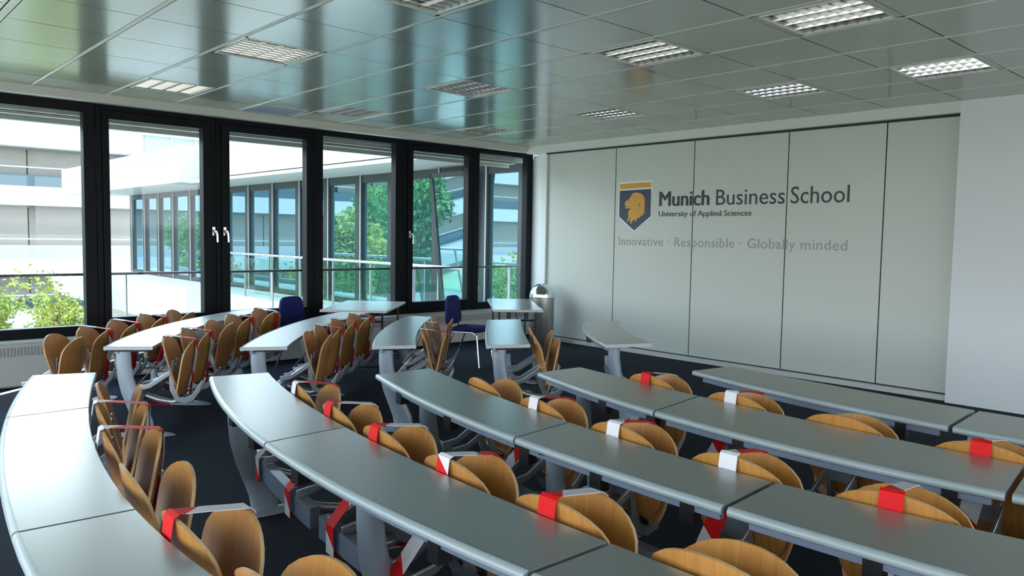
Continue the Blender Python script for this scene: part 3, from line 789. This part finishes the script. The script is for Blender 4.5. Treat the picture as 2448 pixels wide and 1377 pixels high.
XB('parapet', (7.5, 7.62, 21.0, 36, -.95, .12), 'extwhite'); XB('parapet', (7.5, 8.1, 20.9, 20.98, -.96, .11), 'extwhite')
XB('lower_front', (9.5, 10.3, 9.6, 36, GZ, -.95), 'concrete')
ym = [10.16, 11.29, 12.76, 14.40, 15.76, 17.26, 18.74, 20.30, 21.86, 23.4, 24.9, 26.42, 28.05, 29.52, 31.06, 32.6]
for k, y in enumerate(ym):
    XB('mullion', (9.585, 9.75, y-.13, y+.13, 0, 3.0), 'wingframe')
    XB('mullion_trim', (9.565, 9.585, y-.13, y-.10, 0, 3.0), 'extgrey')
for a, b in zip([9.6]+ym, ym):
    a += .14 if a > 9.6 else 0; b -= .14
    if abs(b-12.62) < .02:   # tilted window
        XB('window_pane', (9.85, 9.87, a, b, 0, 3.0), 'wingglass')
        w = MB(); c = Vector((9.66, (a+b)/2, .15)); T = Matrix.Translation(c-L) @ Matrix.Rotation(math.radians(-7), 4, 'Y')
        hw = (b-a)/2
        for q in ((-.03, .03, -hw, -hw+.1, 0, 2.75), (-.03, .03, hw-.1, hw, 0, 2.75), (-.03, .03, -hw, hw, 0, .1), (-.03, .03, -hw, hw, 2.65, 2.75)): w.box(*q, 'wingframe', T)
        wo_ = w.build('tilted_sash', t)
        g = MB(); g.box(-.005, .005, -hw+.1, hw-.1, .1, 2.65, 'wingglass', T); g.build('pane', wo_)
    else:
        XB('window_pane', (9.66, 9.68, a, b, 0, 3.0), 'wingglass')
XB('top_rail', (9.6, 9.72, 9.6, 32.6, 2.82, 3.0), 'wingframe'); XB('bottom_rail', (9.6, 9.72, 9.6, 32.6, 0, .12), 'wingframe')

t = thing('terrace_railing', 'glass terrace railing with a bright metal handrail in front of the office wing', 'railing', (8.45, 16, -.02))
MB().tube([(0, -5.6, 1.10), (0, 5.0, 1.10)], .03, 'chrome', 10).build('handrail', t, smooth=True)
for y in (-5.6, -4.1, -2.6, -1.1, .4, 1.9, 3.4, 5.0):
    MB().box(-.02, .02, y-.015, y+.015, 0, 1.1, 'alu').build('post', t)
    if y < 5: MB().box(-.006, .006, y+.06, y+1.44, .1, 1.0, 'railglass').build('glass_panel', t)

# long building across the courtyard
t = thing('apartment_block', 'long block across the courtyard with white balcony bands and beige shutters', 'building', (-8, 52, GZ))
L = t.location
XA, XE = -42.0, 15.9
XB('body', (XA, XE, 53.2, 64, GZ, 9.3), 'concrete')
lev = [(7.60, 6.25, 4.75, 4.05), (3.98, 2.98, .7, .3), (-.09+.25, -1.07, -2.5, -3.3), (-3.36, -4.3, -5.6, -6.2), (11.0, 10.0, 8.5, 7.9)]
bands = [(6.30, 7.70), (2.96, 4.05), (-1.15, -.05), (-4.3, -3.1), (-8.2, -6.6)]
for a, b in bands: XB('balcony_band', (XA, XE, 51.6, 53.4, a, b), 'extwhite')
opens = [(4.75, 6.3), (-.05+.7, 2.96), (-3.1+.5, -1.15), (-5.9, -4.3), (8.1, 9.3)]
strips = [(4.05, 4.75), (-.05, .65), (-3.1, -2.6), (-6.6, -5.9), (7.7, 8.1)]
rx = random.Random(3)
for (a, b), (c, d) in zip(opens, strips):
    x = XE-3.0; k = 0
    while x > XA+30:
        XB('shutter', (x+.04, x+2.96, 52.9, 53.0, a, b), 'shutter'); x -= 3.0
    while x > XA:
        XB('shutter', (x+.1, x+5.9, 52.9, 53.0, a, b), 'shutter'); x -= 6.0
    XB('window_strip', (XA, XE, 52.6, 52.9, c, d), 'farglass' if c > 3 or c < -3 else 'extgrey')
    XB('sunshade', (XA, XE, 52.5, 52.62, b-.12, b), 'shutterline')
    XB('balcony_rail', (XA, XE, 51.6, 51.64, d+.35, d+.42), 'extgrey')

t = thing('glass_office_block', 'pale blue glass office block rising above the white roof edge', 'building', (24, 70, GZ))
L = t.location
XB('body', (16.8, 60, 66, 78, GZ, 11.5), 'cyanpanel')
x = 16.8
while x < 34:
    XB('facade_fin', (x, x+.15, 65.9, 66, 2, 11.5), 'extwhite'); x += 1.9
for z in (5.6, 9.2): XB('floor_band', (16.8, 60, 65.8, 66, z, z+.5), 'extwhite')

# trees
def tree(label, x, y, top, rad, leaf, seed, n=2600, low=None, size=.22, name='tree'):
    r = random.Random(seed); t = thing(name, label, 'tree', (x, y, GZ), 0, 'courtyard trees')
    hz = top-GZ; cz = hz-rad*1.15
    q = MB(); q.tube([(0, 0, 0), (.1, .05, cz*.5), (-.05, .1, cz), (0, 0, cz+rad*.5)], .2, 'bark', 8, .06)
    for k in range(7):
        a = r.uniform(0, 6.28); q.tube([(0, 0, cz*r.uniform(.6, .95)), (math.cos(a)*rad*.6, math.sin(a)*rad*.6, cz+rad*r.uniform(-.2, .6))], .07, 'bark', 6, .02)
    q.build('trunk', t)
    q = MB(); vs = []; fs = []
    blobs = [(r.uniform(-.6, .6)*rad, r.uniform(-.6, .6)*rad, cz+r.uniform(-.75, .7)*rad*1.15, rad*r.uniform(.35, .55)) for _ in range(16)]
    for k in range(n):
        bx, by, bz, br = r.choice(blobs)
        d = Vector((r.gauss(0, 1), r.gauss(0, 1), r.gauss(0, 1))).normalized()*br*r.uniform(.55, 1.05)
        c = Vector((bx, by, bz))+d; s = size*r.uniform(.6, 1.3)
        a = Vector((r.gauss(0, 1), r.gauss(0, 1), r.gauss(0, 1))).normalized(); b = a.cross(Vector((r.gauss(0, 1), r.gauss(0, 1), r.gauss(0, 1)))).normalized()
        o = len(vs); vs += [c-a*s, c+b*s*.55, c+a*s, c-b*s*.55]; fs.append((o, o+1, o+2, o+3))
    q.add(vs, fs, leaf); q.build('crown', t)
tree('yellow green tree crown seen through the leftmost window, right of the other', 6.0, 28, .25, 1.7, 'leafY', 1, 5200, size=.075)
tree('thin yellow green tree at the left edge behind the leftmost window', 3.6, 26.5, -.2, 1.1, 'leafY', 2, 4200, size=.075)
tree('low bushy tree below the leftmost window', 5.0, 22, -2.0, 1.3, 'leafY', 3, 3000, size=.075)
# courtyard trees that the glass front mirrors
for k, (x, y, tp, rd, lf) in enumerate([(1.9, 30.0, 2.7, 1.7, 'leafY'), (-2.4, 34.0, 4.2, 2.2, 'leafG'), (2.0, 23.5, 3.9, 1.6, 'leafG'), (2.6, 44.0, 2.4, 2.2, 'leafG'), (-7.0, 40.0, 3.2, 2.6, 'leafG'), (-6, 27, 1.2, 2.4, 'leafY')]):
    tree(['light green tree mirrored in the glass front, left half of the fourth window', 'tall dark green tree mirrored in the glass front, right half of the fourth window', 'green tree mirrored in the glass front, fifth window',
          'yellow green tree mirrored in the far end of the glass front', 'green tree mirrored behind the office wing posts', 'pale green tree mirrored low in the glass front'][k], x, y, tp, rd, lf, 20+k, 6500, size=.12)
